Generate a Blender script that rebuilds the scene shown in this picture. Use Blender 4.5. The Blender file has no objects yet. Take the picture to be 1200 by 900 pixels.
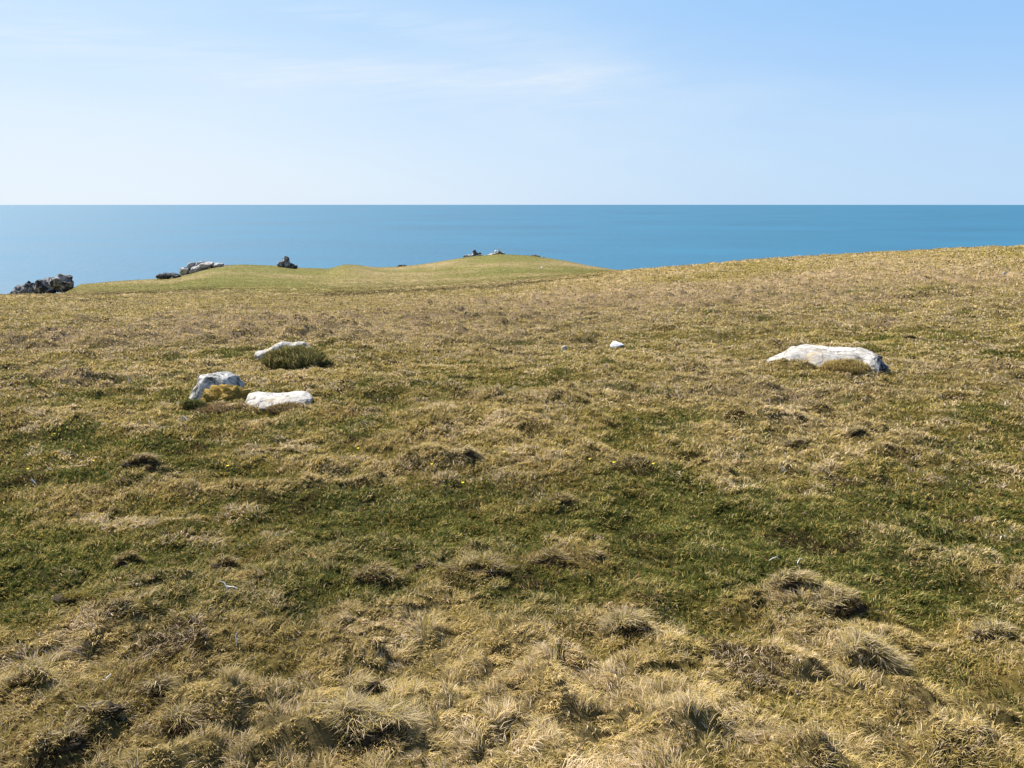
import bpy, bmesh, math, random
import numpy as np
from mathutils import Vector, noise as mn

random.seed(7)
RNG = np.random.default_rng(11)
sc = bpy.context.scene
COL = sc.collection

# ------------------------------------------------------------------ camera
F = 924.0                                   # focal length in photo pixels (1200 wide)
P = math.atan(211.0 / F)                    # downward tilt
CP, SP = math.cos(P), math.sin(P)
ZC = 1.6                                    # eye height
SEA_Z = -42.0


def slope_of_row(Y):
    """drop per metre of forward distance for a sight line through row Y"""
    c = 450.0 - np.asarray(Y, dtype=float)
    return (F * SP - c * CP) / (F * CP + c * SP)


# ------------------------------------------------------------------ numpy noise
def _hash(ix, iy, seed):
    h = (ix.astype(np.int64) * 374761393 + iy.astype(np.int64) * 668265263 + seed * 974634767) & 0xFFFFFFFF
    h = ((h ^ (h >> 13)) * 1274126177) & 0xFFFFFFFF
    h = ((h ^ (h >> 16)) * 2246822519) & 0xFFFFFFFF
    h = h ^ (h >> 15)
    return (h & 0xFFFFFF) / float(0x1000000)


def vnoise(x, y, seed=0):
    ix = np.floor(x); iy = np.floor(y)
    fx = x - ix; fy = y - iy
    ux = fx * fx * fx * (fx * (fx * 6 - 15) + 10)
    uy = fy * fy * fy * (fy * (fy * 6 - 15) + 10)
    a = _hash(ix, iy, seed); b = _hash(ix + 1, iy, seed)
    c = _hash(ix, iy + 1, seed); d = _hash(ix + 1, iy + 1, seed)
    return (a + (b - a) * ux) * (1 - uy) + (c + (d - c) * ux) * uy


def fbm(x, y, seed=0, octv=4, gain=0.5):
    s = 0.0; a = 1.0; t = 0.0
    for i in range(octv):
        s = s + a * vnoise(x * 2 ** i + 17.3 * i, y * 2 ** i - 9.1 * i, seed + i)
        t += a; a *= gain
    return s / t                            # 0..1


def worley(x, y, cell, seed=0):
    """nearest jittered centre: distance / cell, vector to it, id random, second random"""
    gx = x / cell; gy = y / cell
    ix = np.floor(gx); iy = np.floor(gy)
    best = np.full(x.shape, 9.0)
    vx = np.zeros_like(best); vy = np.zeros_like(best); r1 = np.zeros_like(best); r2 = np.zeros_like(best)
    for ox in (-1, 0, 1):
        for oy in (-1, 0, 1):
            jx = ix + ox; jy = iy + oy
            px = jx + 0.1 + 0.8 * _hash(jx, jy, seed)
            py = jy + 0.1 + 0.8 * _hash(jx, jy, seed + 101)
            dx = px - gx; dy = py - gy
            d = dx * dx + dy * dy
            m = d < best
            best = np.where(m, d, best); vx = np.where(m, dx, vx); vy = np.where(m, dy, vy)
            h1 = _hash(jx, jy, seed + 202); r1 = np.where(m, h1, r1)
            h2 = _hash(jx, jy, seed + 303); r2 = np.where(m, h2, r2)
    return np.sqrt(best), vx * cell, vy * cell, r1, r2


def sstep(a, b, x):
    t = np.clip((x - a) / (b - a), 0, 1)
    return t * t * (3 - 2 * t)


# ------------------------------------------------------------------ terrain
XB = [-900, -400, 0, 60, 100, 200, 400, 560, 640, 700, 740, 800, 900, 1000, 1100, 1200, 1700, 2300]
YB = [362, 352, 346, 345.5, 345, 343, 341, 335, 328.5, 322.5, 318, 314, 306.5, 301, 296.5, 293, 280, 278]
XCR = [-900, -400, 0, 55, 72, 92, 140, 200, 225, 245, 262, 285, 325, 352, 385, 404, 418, 440, 470, 500, 525, 550, 585, 618, 640, 665, 690, 715, 745, 800, 900, 2300]
YCR = [372, 364, 354, 349, 343, 333, 329, 326, 320, 314, 311, 310, 311.5, 314, 315, 310, 310.5, 313.5, 312.5, 309, 305, 301, 298, 299.5, 302.5, 306.5, 312, 316, 321, 328, 336, 350]


def knots(X):
    """r-knots (forward distance) and heights for each photo column"""
    n = X.shape
    yb = np.interp(X, XB, YB)
    yc = np.interp(X, XCR, YCR)
    db = np.interp(X, [-900, 0, 560, 800, 1200, 2300], [70, 74, 84, 74, 62, 55])
    dc = np.interp(X, [-900, 60, 240, 420, 560, 700, 900, 2300], [135, 150, 172, 195, 225, 232, 200, 150])
    y30 = np.interp(X, [-900, 0, 300, 600, 800, 1200, 2300], [388, 377, 373, 370, 364, 349, 330])
    y15 = np.interp(X, [-900, 0, 600, 900, 1200, 2300], [415, 409, 407, 404, 398, 385])
    ones = np.ones(n)
    R = [0 * ones, 2 * ones, 3.3 * ones, 4.7 * ones, 6.6 * ones, 10 * ones, 15 * ones, 30 * ones, db]
    Z = [0.02 * ones, 0.0 * ones, -0.06 * ones, -0.16 * ones, -0.20 * ones, -0.50 * ones,
         ZC - 15 * slope_of_row(y15), ZC - 30 * slope_of_row(y30), ZC - db * slope_of_row(yb)]
    # beyond the brow the ground eases down, then climbs to the headland crest
    d1 = db + 0.35 * (dc - db)
    lo = np.maximum(yb, yc)
    ymid = np.where(yc < yb, yb + (yc - yb) * 0.22, yb + 3.0)
    R.append(d1); Z.append(ZC - d1 * slope_of_row(ymid))
    d2 = db + 0.75 * (dc - db)
    ymid2 = np.where(yc < yb, yb + (yc - yb) * 0.70, yc + 1.5)
    R.append(d2); Z.append(ZC - d2 * slope_of_row(ymid2))
    R.append(dc); Z.append(ZC - dc * slope_of_row(yc))
    R.append(dc + 25); Z.append(Z[-1] - 4.0)
    R.append(dc + 60); Z.append(-30 * ones)
    R.append(dc + 95); Z.append(-52 * ones)
    R.append(dc + 2000); Z.append(-60 * ones)
    return R, Z


def hermite(R, Z, D):
    K = len(R)
    R = np.array(R); Z = np.array(Z)
    h = R[1:] - R[:-1]
    s = (Z[1:] - Z[:-1]) / h
    m = np.zeros_like(R)
    m[0] = s[0]; m[-1] = s[-1]
    for k in range(1, K - 1):
        m[k] = (s[k - 1] * h[k] + s[k] * h[k - 1]) / (h[k] + h[k - 1])
    out = np.array(Z[-1])
    for k in range(K - 1):
        t = np.clip((D - R[k]) / h[k], 0, 1)
        t2 = t * t; t3 = t2 * t
        v = (2 * t3 - 3 * t2 + 1) * Z[k] + (t3 - 2 * t2 + t) * h[k] * m[k] + (-2 * t3 + 3 * t2) * Z[k + 1] + (t3 - t2) * h[k] * m[k + 1]
        out = np.where((D >= R[k]) & (D < R[k + 1]), v, out)
    return out


def H_base(x, y):
    r = np.hypot(x, y)
    az = np.arctan2(x, y)
    azc = np.clip(az, -1.05, 1.05)
    X = 600 + F / (CP + .075 * SP) * np.tan(azc)
    X = np.clip(X, -900, 2300)
    D = r * np.cos(azc)
    Rk, Zk = knots(X)
    z = hermite(Rk, Zk, D)
    # behind the camera: a gently rising moor
    back = sstep(1.0, 1.7, np.abs(az))
    zb = 0.02 + 0.02 * r * 0.6 - 0.00012 * r * r - sstep(380, 560, r) * 60
    return z * (1 - back) + zb * back


def at(X, Y, maxd=400.0):
    """where the sight line through photo pixel (X, Y) meets the bare ground"""
    c = 450.0 - Y
    dx, dy, dz = (X - 600.0), F * CP + c * SP, -F * SP + c * CP
    t = np.geomspace(0.8, maxd, 6000) / dy
    px, py, pz = dx * t, dy * t, ZC + dz * t
    hz = H_base(px, py)
    hit = np.nonzero(pz < hz)[0]
    i = hit[0] if len(hit) else len(t) - 1
    return float(px[i]), float(py[i]), float(hz[i])


# ---- colour zones seen in the place (world ellipses on the ground)
def zone(X, Y, rx, ry, amp=1.0):
    x, y, z = at(X, Y)
    d = math.sqrt(x * x + y * y + (ZC - z) ** 2)
    wx = rx * d / F
    y1 = at(X, Y - ry)[1]; y2 = at(X, Y + ry)[1]
    return (x, y, wx, max(0.5 * (y1 - y2), 0.02), amp)


GREEN = [zone(*a) for a in [
    (40, 655, 110, 45, 1.1), (300, 590, 120, 38, 0.9), (290, 700, 120, 45, 1.1), (450, 640, 110, 40, 0.8), (520, 600, 90, 28, .8),
    (640, 690, 60, 35, .7), (770, 565, 100, 25, .9), (880, 590, 110, 28, .9), (1090, 655, 130, 45, 1.1), (1010, 690, 70, 25, .8),
    (820, 670, 90, 35, .9), (720, 770, 40, 25, .8), (430, 800, 30, 20, .7), (90, 720, 70, 28, .7), (880, 740, 80, 25, .5),
    (110, 500, 60, 10, .5), (440, 490, 50, 8, .5), (320, 500, 50, 10, .4), (700, 420, 70, 10, .3), (860, 375, 120, 10, .4),
    (1120, 500, 90, 25, .6), (1160, 410, 60, 15, .3), (1100, 570, 90, 22, .5), (60, 560, 60, 12, .35), (1060, 390, 130, 9, .4), (1100, 340, 80, 7, .4), (750, 860, 60, 30, .3)]]
STRAW = [zone(*a) for a in [
    (470, 735, 90, 45, 1.), (560, 830, 130, 60, .9), (420, 880, 90, 40, 1.1), (700, 800, 130, 60, .6), (735, 725, 60, 22, .8),
    (930, 700, 60, 25, .9), (1000, 770, 80, 40, .7), (850, 880, 200, 40, .6), (150, 760, 80, 30, .5), (300, 850, 80, 40, .6),
    (960, 490, 110, 25, .8), (760, 480, 120, 30, .6), (900, 440, 90, 15, .5), (1100, 760, 90, 40, .6), (1130, 860, 90, 50, .6),
    (580, 500, 90, 15, .5), (250, 470, 50, 10, .3), (200, 540, 120, 30, .3), (560, 640, 50, 15, .5), (920, 640, 40, 20, .6), (30, 800, 60, 40, .5)]]
PALE = [zone(*a) for a in [
    (120, 400, 160, 12, 1.0), (60, 445, 90, 8, .7), (300, 378, 160, 7, .8), (560, 370, 200, 10, .7), (500, 395, 160, 10, .5),
    (850, 345, 170, 12, .9), (640, 350, 140, 9, .9), (1000, 330, 150, 10, .6), (1160, 440, 60, 20, .6), (1000, 380, 70, 6, .7),
    (940, 465, 60, 10, .7), (740, 455, 70, 10, .6), (1150, 310, 100, 6, .5)]]
RUST = [zone(*a) for a in [(405, 483, 28, 7, 1.2), (270, 500, 60, 12, .6), (1010, 425, 50, 14, .5), (1020, 720, 15, 12, .8),
                           (650, 650, 30, 16, .5), (10, 835, 20, 10, .7), (560, 560, 60, 15, .3), (30, 690, 60, 18, .3)]]


SEDGE = [zone(*a) for a in [(195, 342, 50, 2.2, 1.2), (232, 338, 14, 1.5, 1.), (120, 352, 60, 2, .8), (480, 341, 90, 2.2, 1.1), (590, 334, 70, 2, 1.1), (690, 325, 50, 1.6, .9), (410, 345, 50, 2, .8), (330, 352, 80, 2, .5), (640, 372, 60, 3, .6), (870, 372, 90, 5, .8), (1080, 348, 90, 4, .7), (560, 390, 60, 3, .5)]]


def field(zs, x, y):
    n1 = (fbm(x * 1.3, y * 1.3, 41, 3) - .5) * 0.9
    n2 = (fbm(x * 1.3, y * 1.3, 71, 3) - .5) * 0.9
    s = np.zeros_like(x)
    for (cx, cy, wx, wy, a) in zs:
        u = (x - cx) / wx + n1 * 1.6; v = (y - cy) / wy + n2 * 1.6
        s += a * np.exp(-(u * u + v * v) * 0.9)
    return s


BAND = [zone(*a) for a in [(-60, 650, 190, 75, 1.0), (170, 650, 190, 70, .9), (400, 625, 190, 45, .75), (620, 620, 180, 42, .65), (840, 615, 190, 48, .8), (1080, 640, 200, 62, .9), (1260, 650, 180, 60, .9)]]


def zones(x, y):
    r = np.hypot(x, y)
    far = sstep(9, 40, r)
    # the grain of the patches grows with nothing but the ground itself
    n_a = fbm(x * 0.9, y * 0.9, 3, 4); n_b = fbm(x * 0.16, y * 0.16, 13, 4); n_c = fbm(x * 3.1, y * 3.1, 23, 3)
    g = .75 * field(GREEN, x, y) + .50 * field(BAND, x, y) + (n_a - .52) * 1.9 + (n_c - .5) * 2.4 - .08
    s = field(STRAW, x, y) + (n_a * -1 + .48) * 1.5 + (n_c - .5) * 1.6 + .02
    p = field(PALE, x, y) * 1.1 + far * ((n_b - .5) * 1.5 + .25)
    u = field(RUST, x, y) + (fbm(x * 1.7, y * 1.7, 93, 3) - .66) * 1.6
    g = g - 0.55 * far + far * (fbm(x * .12, y * .3, 63, 4) - .5) * 2.2
    return np.clip(g, 0, 1), np.clip(s, 0, 1), np.clip(p, 0, 1), np.clip(u, 0, 1)


# ---- the distinct tussocks (built below as things) raise the turf under them
TUSS = [  # photo column, row of the foot, width px, height px
    (160, 556, 44, 20), (262, 674, 36, 24), (146, 664, 30, 18), (436, 690, 56, 34), (566, 682, 60, 32), (642, 664, 44, 26),
    (737, 752, 66, 44), (992, 720, 62, 40), (924, 704, 44, 34), (208, 872, 46, 38), (190, 834, 48, 30), (118, 866, 50, 26),
    (428, 812, 46, 30), (76, 900, 54, 24), (1160, 762, 42, 28), (1022, 790, 50, 34), (140, 742, 46, 28), (660, 588, 34, 20),
    (545, 546, 30, 16), (935, 520, 32, 18), (1005, 512, 24, 14), (35, 822, 46, 30), (500, 668, 38, 22), (80, 716, 44, 20), (1068, 399, 13, 9), (445, 890, 80, 56), (700, 660, 30, 18)]
TUSS_W = []
for (X, Y, w, h) in TUSS:
    x, y, z = at(X, Y)
    d = math.sqrt(x * x + y * y + (ZC - z) ** 2)
    TUSS_W.append((x, y, z, w * d / F, h * d / F))


def H_micro(x, y):
    r = np.hypot(x, y)
    g, s, p, u = zones(x, y)
    rough = np.clip(0.35 + 0.6 * s + 0.7 * p - 0.35 * g, 0.12, 1.3)
    head = 1 - sstep(88, 170, r) * 0.60                        # the headland is close-cropped
    z = (fbm(x * 0.7, y * 0.7, 201, 3) - .5) * 0.20
    z = z + (fbm(x * 3.2, y * 3.2, 211, 3) - .5) * 0.12 * (1 - sstep(22, 40, r))
    wx = x + (fbm(x * 4, y * 4, 221, 2) - .5) * .3; wy = y + (fbm(x * 4, y * 4, 231, 2) - .5) * .3
    d, vx, vy, r1, r2 = worley(wx, wy, 0.36, 5)
    on = sstep(.38, .62, r1 + 0.0 * r) * (0.4 + 0.6 * r2)
    b = np.clip(1.0 * (1 - d / (.45 + .22 * r2)), 0, 1)
    z = z + b * b * (3 - 2 * b) * on * 0.105 * rough * (1 - sstep(20, 34, r))
    d, vx, vy, r1, r2 = worley(wx, wy, 0.15, 35)
    b = np.clip(1 - d / .6, 0, 1)
    z = z + b * b * (3 - 2 * b) * r1 * 0.050 * (.4 + .6 * rough) * (1 - sstep(9, 16, r))
    d, vx, vy, r1, r2 = worley(wx, wy, 1.05, 55)
    on = sstep(.35, .6, r1) * (0.4 + 0.6 * r2)
    b = np.clip(1.5 * (1 - d / (.30 + .26 * r2)), 0, 1)
    z = z + b * b * (3 - 2 * b) * on * 0.22 * rough * sstep(5, 16, r) * head
    z = z * head + (fbm(x * .05, y * .05, 241, 4) - .5) * 0.3 * sstep(15, 90, r) * (1 - .6 * sstep(85, 130, r))
    for (tx, ty, tz, w, h) in TUSS_W:
        q = ((x - tx) / (w * .55)) ** 2 + ((y - ty - w * .30) / (w * .5)) ** 2
        z = z + 0.26 * h * np.exp(-q)
    return z * sstep(0.2, 1.0, r)


def H(x, y):
    x = np.asarray(x, dtype=float); y = np.asarray(y, dtype=float)
    return H_base(x, y) + H_micro(x, y)


def hz(x, y):
    return float(H(np.array([x]), np.array([y]))[0])


def on_turf(X, Y):
    """like at(), but on the finished uneven turf"""
    x0, y0, _ = at(X, Y)
    c = 450.0 - Y
    dx, dy, dz = (X - 600.0), F * CP + c * SP, -F * SP + c * CP
    t = np.linspace(.75 * y0, 1.3 * y0, 3000) / dy
    px, py, pz = dx * t, dy * t, ZC + dz * t
    z = H(px, py)
    hit = np.nonzero(pz < z)[0]
    i = hit[0] if len(hit) else 1500
    return float(px[i]), float(py[i]), float(z[i])


# ------------------------------------------------------------------ helpers
def mesh_np(name, verts, tris, mat, parent=None, color=None, smooth=True, quads=False):
    me = bpy.data.meshes.new(name)
    k = 4 if quads else 3
    nv, nf = len(verts), len(tris)
    me.vertices.add(nv); me.vertices.foreach_set('co', np.ascontiguousarray(verts, dtype=np.float32).ravel())
    me.loops.add(nf * k); me.loops.foreach_set('vertex_index', np.ascontiguousarray(tris, dtype=np.int32).ravel())
    me.polygons.add(nf); me.polygons.foreach_set('loop_start', np.arange(0, nf * k, k, dtype=np.int32))
    me.update(calc_edges=True)
    if smooth: me.polygons.foreach_set('use_smooth', np.ones(nf, dtype=bool))
    if color is not None:
        a = me.attributes.new('tint', 'FLOAT_COLOR', 'POINT')
        c = np.ones((nv, 4), dtype=np.float32); c[:, :3] = color
        a.data.foreach_set('color', c.ravel())
    me.materials.append(mat)
    o = bpy.data.objects.new(name, me); COL.objects.link(o)
    if parent: o.parent = parent
    return o


def from_bm(name, bm, mat, parent=None, smooth=True):
    me = bpy.data.meshes.new(name); bm.to_mesh(me); bm.free()
    if smooth:
        me.polygons.foreach_set('use_smooth', np.ones(len(me.polygons), dtype=bool))
    me.materials.append(mat)
    o = bpy.data.objects.new(name, me); COL.objects.link(o)
    if parent: o.parent = parent
    return o


def tag(o, label, cat, group=None):
    o['label'] = label; o['category'] = cat
    if group: o['group'] = group
    return o


def empty(name, loc, label, cat, group=None):
    o = bpy.data.objects.new(name, None); COL.objects.link(o); o.location = loc
    o.empty_display_size = .1
    return tag(o, label, cat, group)


# ------------------------------------------------------------------ materials
def new_mat(name):
    m = bpy.data.materials.new(name); m.use_nodes = True
    nt = m.node_tree; nt.nodes.clear()
    return m, nt, nt.nodes, nt.links


def N(nodes, t, **kw):
    n = nodes.new(t)
    for k, v in kw.items():
        if k == 'inp':
            for a, b in v.items(): n.inputs[a].default_value = b
        else: setattr(n, k, v)
    return n


def ramp(nodes, pts):
    n = nodes.new('ShaderNodeValToRGB')
    e = n.color_ramp.elements
    while len(e) < len(pts): e.new(0.5)
    for i, (p, c) in enumerate(pts):
        e[i].position = p; e[i].color = (*c, 1) if len(c) == 3 else c
    return n


def grass_material():
    m, nt, ns, L = new_mat('grass_blades')
    at_ = N(ns, 'ShaderNodeAttribute', attribute_name='tint')
    d = N(ns, 'ShaderNodeBsdfDiffuse'); t = N(ns, 'ShaderNodeBsdfTranslucent')
    mix = N(ns, 'ShaderNodeMixShader', inp={0: 0.36}); out = N(ns, 'ShaderNodeOutputMaterial')
    L.new(at_.outputs['Color'], d.inputs['Color']); L.new(at_.outputs['Color'], t.inputs['Color'])
    L.new(d.outputs[0], mix.inputs[1]); L.new(t.outputs[0], mix.inputs[2]); L.new(mix.outputs[0], out.inputs[0])
    return m


def ground_material():
    m, nt, ns, L = new_mat('turf')
    at_ = N(ns, 'ShaderNodeAttribute', attribute_name='tint')
    geo = N(ns, 'ShaderNodeNewGeometry')
    n1 = N(ns, 'ShaderNodeTexNoise', inp={'Scale': 38.0, 'Detail': 6.0, 'Roughness': .7})
    n2 = N(ns, 'ShaderNodeTexNoise', inp={'Scale': 1.7, 'Detail': 8.0, 'Roughness': .72})
    L.new(geo.outputs['Position'], n1.inputs['Vector']); L.new(geo.outputs['Position'], n2.inputs['Vector'])
    r1 = ramp(ns, [(.3, (.55, .52, .5)), (.7, (1.45, 1.42, 1.4))]); r2 = ramp(ns, [(.34, (.62, .6, .58)), (.66, (1.35, 1.33, 1.3))])
    L.new(n1.outputs['Fac'], r1.inputs[0]); L.new(n2.outputs['Fac'], r2.inputs[0])
    a = N(ns, 'ShaderNodeMix', data_type='RGBA', blend_type='MULTIPLY'); a.inputs[0].default_value = 1
    b = N(ns, 'ShaderNodeMix', data_type='RGBA', blend_type='MULTIPLY'); b.inputs[0].default_value = 1
    L.new(at_.outputs['Color'], a.inputs[6]); L.new(r1.outputs[0], a.inputs[7])
    L.new(a.outputs[2], b.inputs[6]); L.new(r2.outputs[0], b.inputs[7])
    bs = N(ns, 'ShaderNodeBsdfPrincipled', inp={'Roughness': 1.0, 'Specular IOR Level': .05})
    L.new(b.outputs[2], bs.inputs['Base Color'])
    bp = N(ns, 'ShaderNodeBump', inp={'Strength': .6, 'Distance': .03}); L.new(n1.outputs['Fac'], bp.inputs['Height'])
    L.new(bp.outputs[0], bs.inputs['Normal'])
    out = N(ns, 'ShaderNodeOutputMaterial'); L.new(bs.outputs[0], out.inputs[0])
    return m


def rock_material(name, pale, grey, dark, scale=6.0, ochre=0.0, darkness=.5, bump=.02, crack=1.0):
    m, nt, ns, L = new_mat(name)
    tc = N(ns, 'ShaderNodeTexCoord')
    n1 = N(ns, 'ShaderNodeTexNoise', inp={'Scale': scale * .55, 'Detail': 9.0, 'Roughness': .68})
    n2 = N(ns, 'ShaderNodeTexNoise', inp={'Scale': scale * 2.3, 'Detail': 6.0, 'Roughness': .7})
    n3 = N(ns, 'ShaderNodeTexNoise', inp={'Scale': scale * .9, 'Detail': 7.0, 'Roughness': .75, 'Distortion': .6})
    for n in (n1, n2, n3): L.new(tc.outputs['Object'], n.inputs['Vector'])
    r1 = ramp(ns, [(.36, grey), (.56, pale), (.75, tuple(min(1, c * 1.12) for c in pale))]); L.new(n1.outputs['Fac'], r1.inputs[0])
    r2 = ramp(ns, [(.40, (0, 0, 0)), (.47, (1, 1, 1))]) ; L.new(n2.outputs['Fac'], r2.inputs[0])
    speck = N(ns, 'ShaderNodeMix', data_type='RGBA'); speck.inputs[6].default_value = (*grey, 1)
    L.new(r2.outputs[0], speck.inputs[0]); L.new(r1.outputs[0], speck.inputs[7])
    e = .62 - .14 * darkness
    r3 = ramp(ns, [(e, (0, 0, 0)), (e + .05, (1, 1, 1))]); L.new(n3.outputs['Fac'], r3.inputs[0])
    dk = N(ns, 'ShaderNodeMix', data_type='RGBA'); dk.inputs[7].default_value = (*dark, 1)
    L.new(r3.outputs[0], dk.inputs[0]); L.new(speck.outputs[2], dk.inputs[6])
    last = dk.outputs[2]
    if ochre > 0:
        n4 = N(ns, 'ShaderNodeTexNoise', inp={'Scale': scale * .7, 'Detail': 5.0, 'Roughness': .7})
        n4.noise_dimensions = '4D'; n4.inputs['W'].default_value = 3.0
        L.new(tc.outputs['Object'], n4.inputs['Vector'])
        r4 = ramp(ns, [(.62 - .12 * ochre, (0, 0, 0)), (.68, (.6, .6, .6))]); L.new(n4.outputs['Fac'], r4.inputs[0])
        oc = N(ns, 'ShaderNodeMix', data_type='RGBA'); oc.inputs[7].default_value = (.46, .33, .14, 1)
        L.new(r4.outputs[0], oc.inputs[0]); L.new(last, oc.inputs[6]); last = oc.outputs[2]
    vo = N(ns, 'ShaderNodeTexVoronoi', feature='DISTANCE_TO_EDGE', inp={'Scale': scale * .45})
    mixv = N(ns, 'ShaderNodeMix', data_type='RGBA'); mixv.inputs[0].default_value = .12
    L.new(tc.outputs['Object'], mixv.inputs[6]); L.new(n3.outputs['Color'], mixv.inputs[7]); L.new(mixv.outputs[2], vo.inputs['Vector'])
    rv = ramp(ns, [(0.0, (0, 0, 0)), (.035, (1, 1, 1))]); L.new(vo.outputs['Distance'], rv.inputs[0])
    hsum = N(ns, 'ShaderNodeMath', operation='MULTIPLY_ADD', inp={1: .35 * crack}); L.new(rv.outputs[0], hsum.inputs[0]); L.new(n1.outputs['Fac'], hsum.inputs[2])
    h2 = N(ns, 'ShaderNodeMath', operation='MULTIPLY_ADD', inp={1: .4}); L.new(n2.outputs['Fac'], h2.inputs[0]); L.new(hsum.outputs[0], h2.inputs[2])
    bp = N(ns, 'ShaderNodeBump', inp={'Strength': .9, 'Distance': bump}); L.new(h2.outputs[0], bp.inputs['Height'])
    bs = N(ns, 'ShaderNodeBsdfPrincipled', inp={'Roughness': .92, 'Specular IOR Level': .2})
    L.new(last, bs.inputs['Base Color']); L.new(bp.outputs[0], bs.inputs['Normal'])
    out = N(ns, 'ShaderNodeOutputMaterial'); L.new(bs.outputs[0], out.inputs[0])
    return m


def plain_material(name, c1, c2, scale=40, rough=.9):
    m, nt, ns, L = new_mat(name)
    tc = N(ns, 'ShaderNodeTexCoord')
    n1 = N(ns, 'ShaderNodeTexNoise', inp={'Scale': scale, 'Detail': 6.0, 'Roughness': .7}); L.new(tc.outputs['Object'], n1.inputs['Vector'])
    r1 = ramp(ns, [(.35, c1), (.65, c2)]); L.new(n1.outputs['Fac'], r1.inputs[0])
    bs = N(ns, 'ShaderNodeBsdfPrincipled', inp={'Roughness': rough, 'Specular IOR Level': .15})
    bp = N(ns, 'ShaderNodeBump', inp={'Strength': .8, 'Distance': .25 / scale}); L.new(n1.outputs['Fac'], bp.inputs['Height'])
    L.new(r1.outputs[0], bs.inputs['Base Color']); L.new(bp.outputs[0], bs.inputs['Normal'])
    out = N(ns, 'ShaderNodeOutputMaterial'); L.new(bs.outputs[0], out.inputs[0])
    return m


def sea_material():
    m, nt, ns, L = new_mat('sea_water')
    geo = N(ns, 'ShaderNodeNewGeometry')
    mp = N(ns, 'ShaderNodeMapping', inp={'Scale': (1, .45, 1), 'Rotation': (0, 0, math.radians(20))}); L.new(geo.outputs['Position'], mp.inputs['Vector'])
    n1 = N(ns, 'ShaderNodeTexNoise', inp={'Scale': .12, 'Detail': 5.0, 'Roughness': .6})
    mp2 = N(ns, 'ShaderNodeMapping', inp={'Scale': (.25, 1, 1)}); L.new(geo.outputs['Position'], mp2.inputs['Vector']); mp2.inputs['Scale'].default_value = (.5, .8, 1)
    n2 = N(ns, 'ShaderNodeTexNoise', inp={'Scale': .0045, 'Detail': 10.0, 'Roughness': .72})
    L.new(mp.outputs[0], n1.inputs['Vector']); L.new(mp2.outputs[0], n2.inputs['Vector'])
    r = ramp(ns, [(.32, (.004, .074, .132)), (.68, (.007, .104, .178))]); L.new(n2.outputs['Fac'], r.inputs[0])
    rr = ramp(ns, [(.3, (.74, .74, .74)), (.7, (.84, .84, .84))]); L.new(n2.outputs['Fac'], rr.inputs[0])
    bp = N(ns, 'ShaderNodeBump', inp={'Strength': .7, 'Distance': .9}); L.new(n1.outputs['Fac'], bp.inputs['Height'])
    bs = N(ns, 'ShaderNodeBsdfPrincipled', inp={'IOR': 1.33, 'Specular IOR Level': .85})
    L.new(r.outputs[0], bs.inputs['Base Color']); L.new(rr.outputs[0], bs.inputs['Roughness']); L.new(bp.outputs[0], bs.inputs['Normal'])
    out = N(ns, 'ShaderNodeOutputMaterial'); L.new(bs.outputs[0], out.inputs[0])
    return m


MAT_GRASS = grass_material()
MAT_TURF = ground_material()
MAT_SLAB = rock_material('pale_lichened_slab', (.47, .435, .38), (.29, .265, .23), (.12, .11, .10), scale=7, ochre=.5, darkness=.35, bump=.03)
MAT_BOULDER = rock_material('grey_white_boulder', (.52, .50, .455), (.24, .235, .21), (.08, .08, .075), scale=11, ochre=.2, darkness=.75, bump=.03)
MAT_BREAK = rock_material('shaded_broken_stone', (.34, .34, .34), (.14, .14, .15), (.04, .04, .045), scale=14, darkness=.9, bump=.02)  # darker than the slab: shade of its broken end is put into the colour
MAT_CRAG = rock_material('crag_rock', (.33, .305, .28), (.16, .15, .14), (.028, .028, .028), scale=.8, darkness=1.0, bump=.15)
MAT_CRAGP = rock_material('pale_crag_rock', (.40, .365, .33), (.26, .245, .23), (.05, .05, .05), scale=.9, darkness=.5, bump=.12)
MAT_CRAGD = rock_material('dark_crag_rock', (.12, .115, .11), (.06, .058, .056), (.025, .025, .025), scale=1.2, darkness=.6, bump=.12)
MAT_QUARTZ = rock_material('white_quartz', (.70, .68, .66), (.60, .58, .56), (.35, .34, .33), scale=14, darkness=0.0, bump=.01)
MAT_PEAT_SHADE = plain_material('shaded_peat', (.014, .009, .005), (.05, .034, .018), 60)  # near-black, with the shade of the tussock overhangs in the colour
MAT_MOSS = plain_material('ochre_moss', (.20, .12, .025), (.36, .25, .06), 45)
MAT_TWIG = plain_material('bleached_twig', (.55, .52, .46), (.75, .72, .66), 80)
MAT_PETAL = plain_material('yellow_petal', (.75, .55, .02), (.85, .68, .03), 200, .6)
MAT_SWARD = plain_material('matted_sward', (.05, .042, .016), (.15, .12, .045), 50)
MAT_STEM = plain_material('green_stem', (.06, .10, .02), (.09, .14, .03), 200, .8)

# ------------------------------------------------------------------ turf colours
C_GREEN = np.array([.060, .080, .018]); C_LUSH = np.array([.105, .135, .030])
C_OLIVE = np.array([.285, .228, .055]); C_YOL = np.array([.44, .35, .098])
C_STRAW = np.array([.54, .42, .215]); C_PALE = np.array([.68, .555, .36]); C_TAN = np.array([.50, .375, .23])
C_BROWN = np.array([.105, .070, .034]); C_RUST = np.array([.32, .18, .085])


def lerp(a, b, t):
    return a + (b - a) * t[:, None]


def headland(r, x=None):
    if x is None: return sstep(62, 135, r)
    right = sstep(-.05, .18, x / r)                # the right-hand slope stays rough and tan up to its crest
    return sstep(30 + 34 * right, 92 + 45 * right, r)


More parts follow.
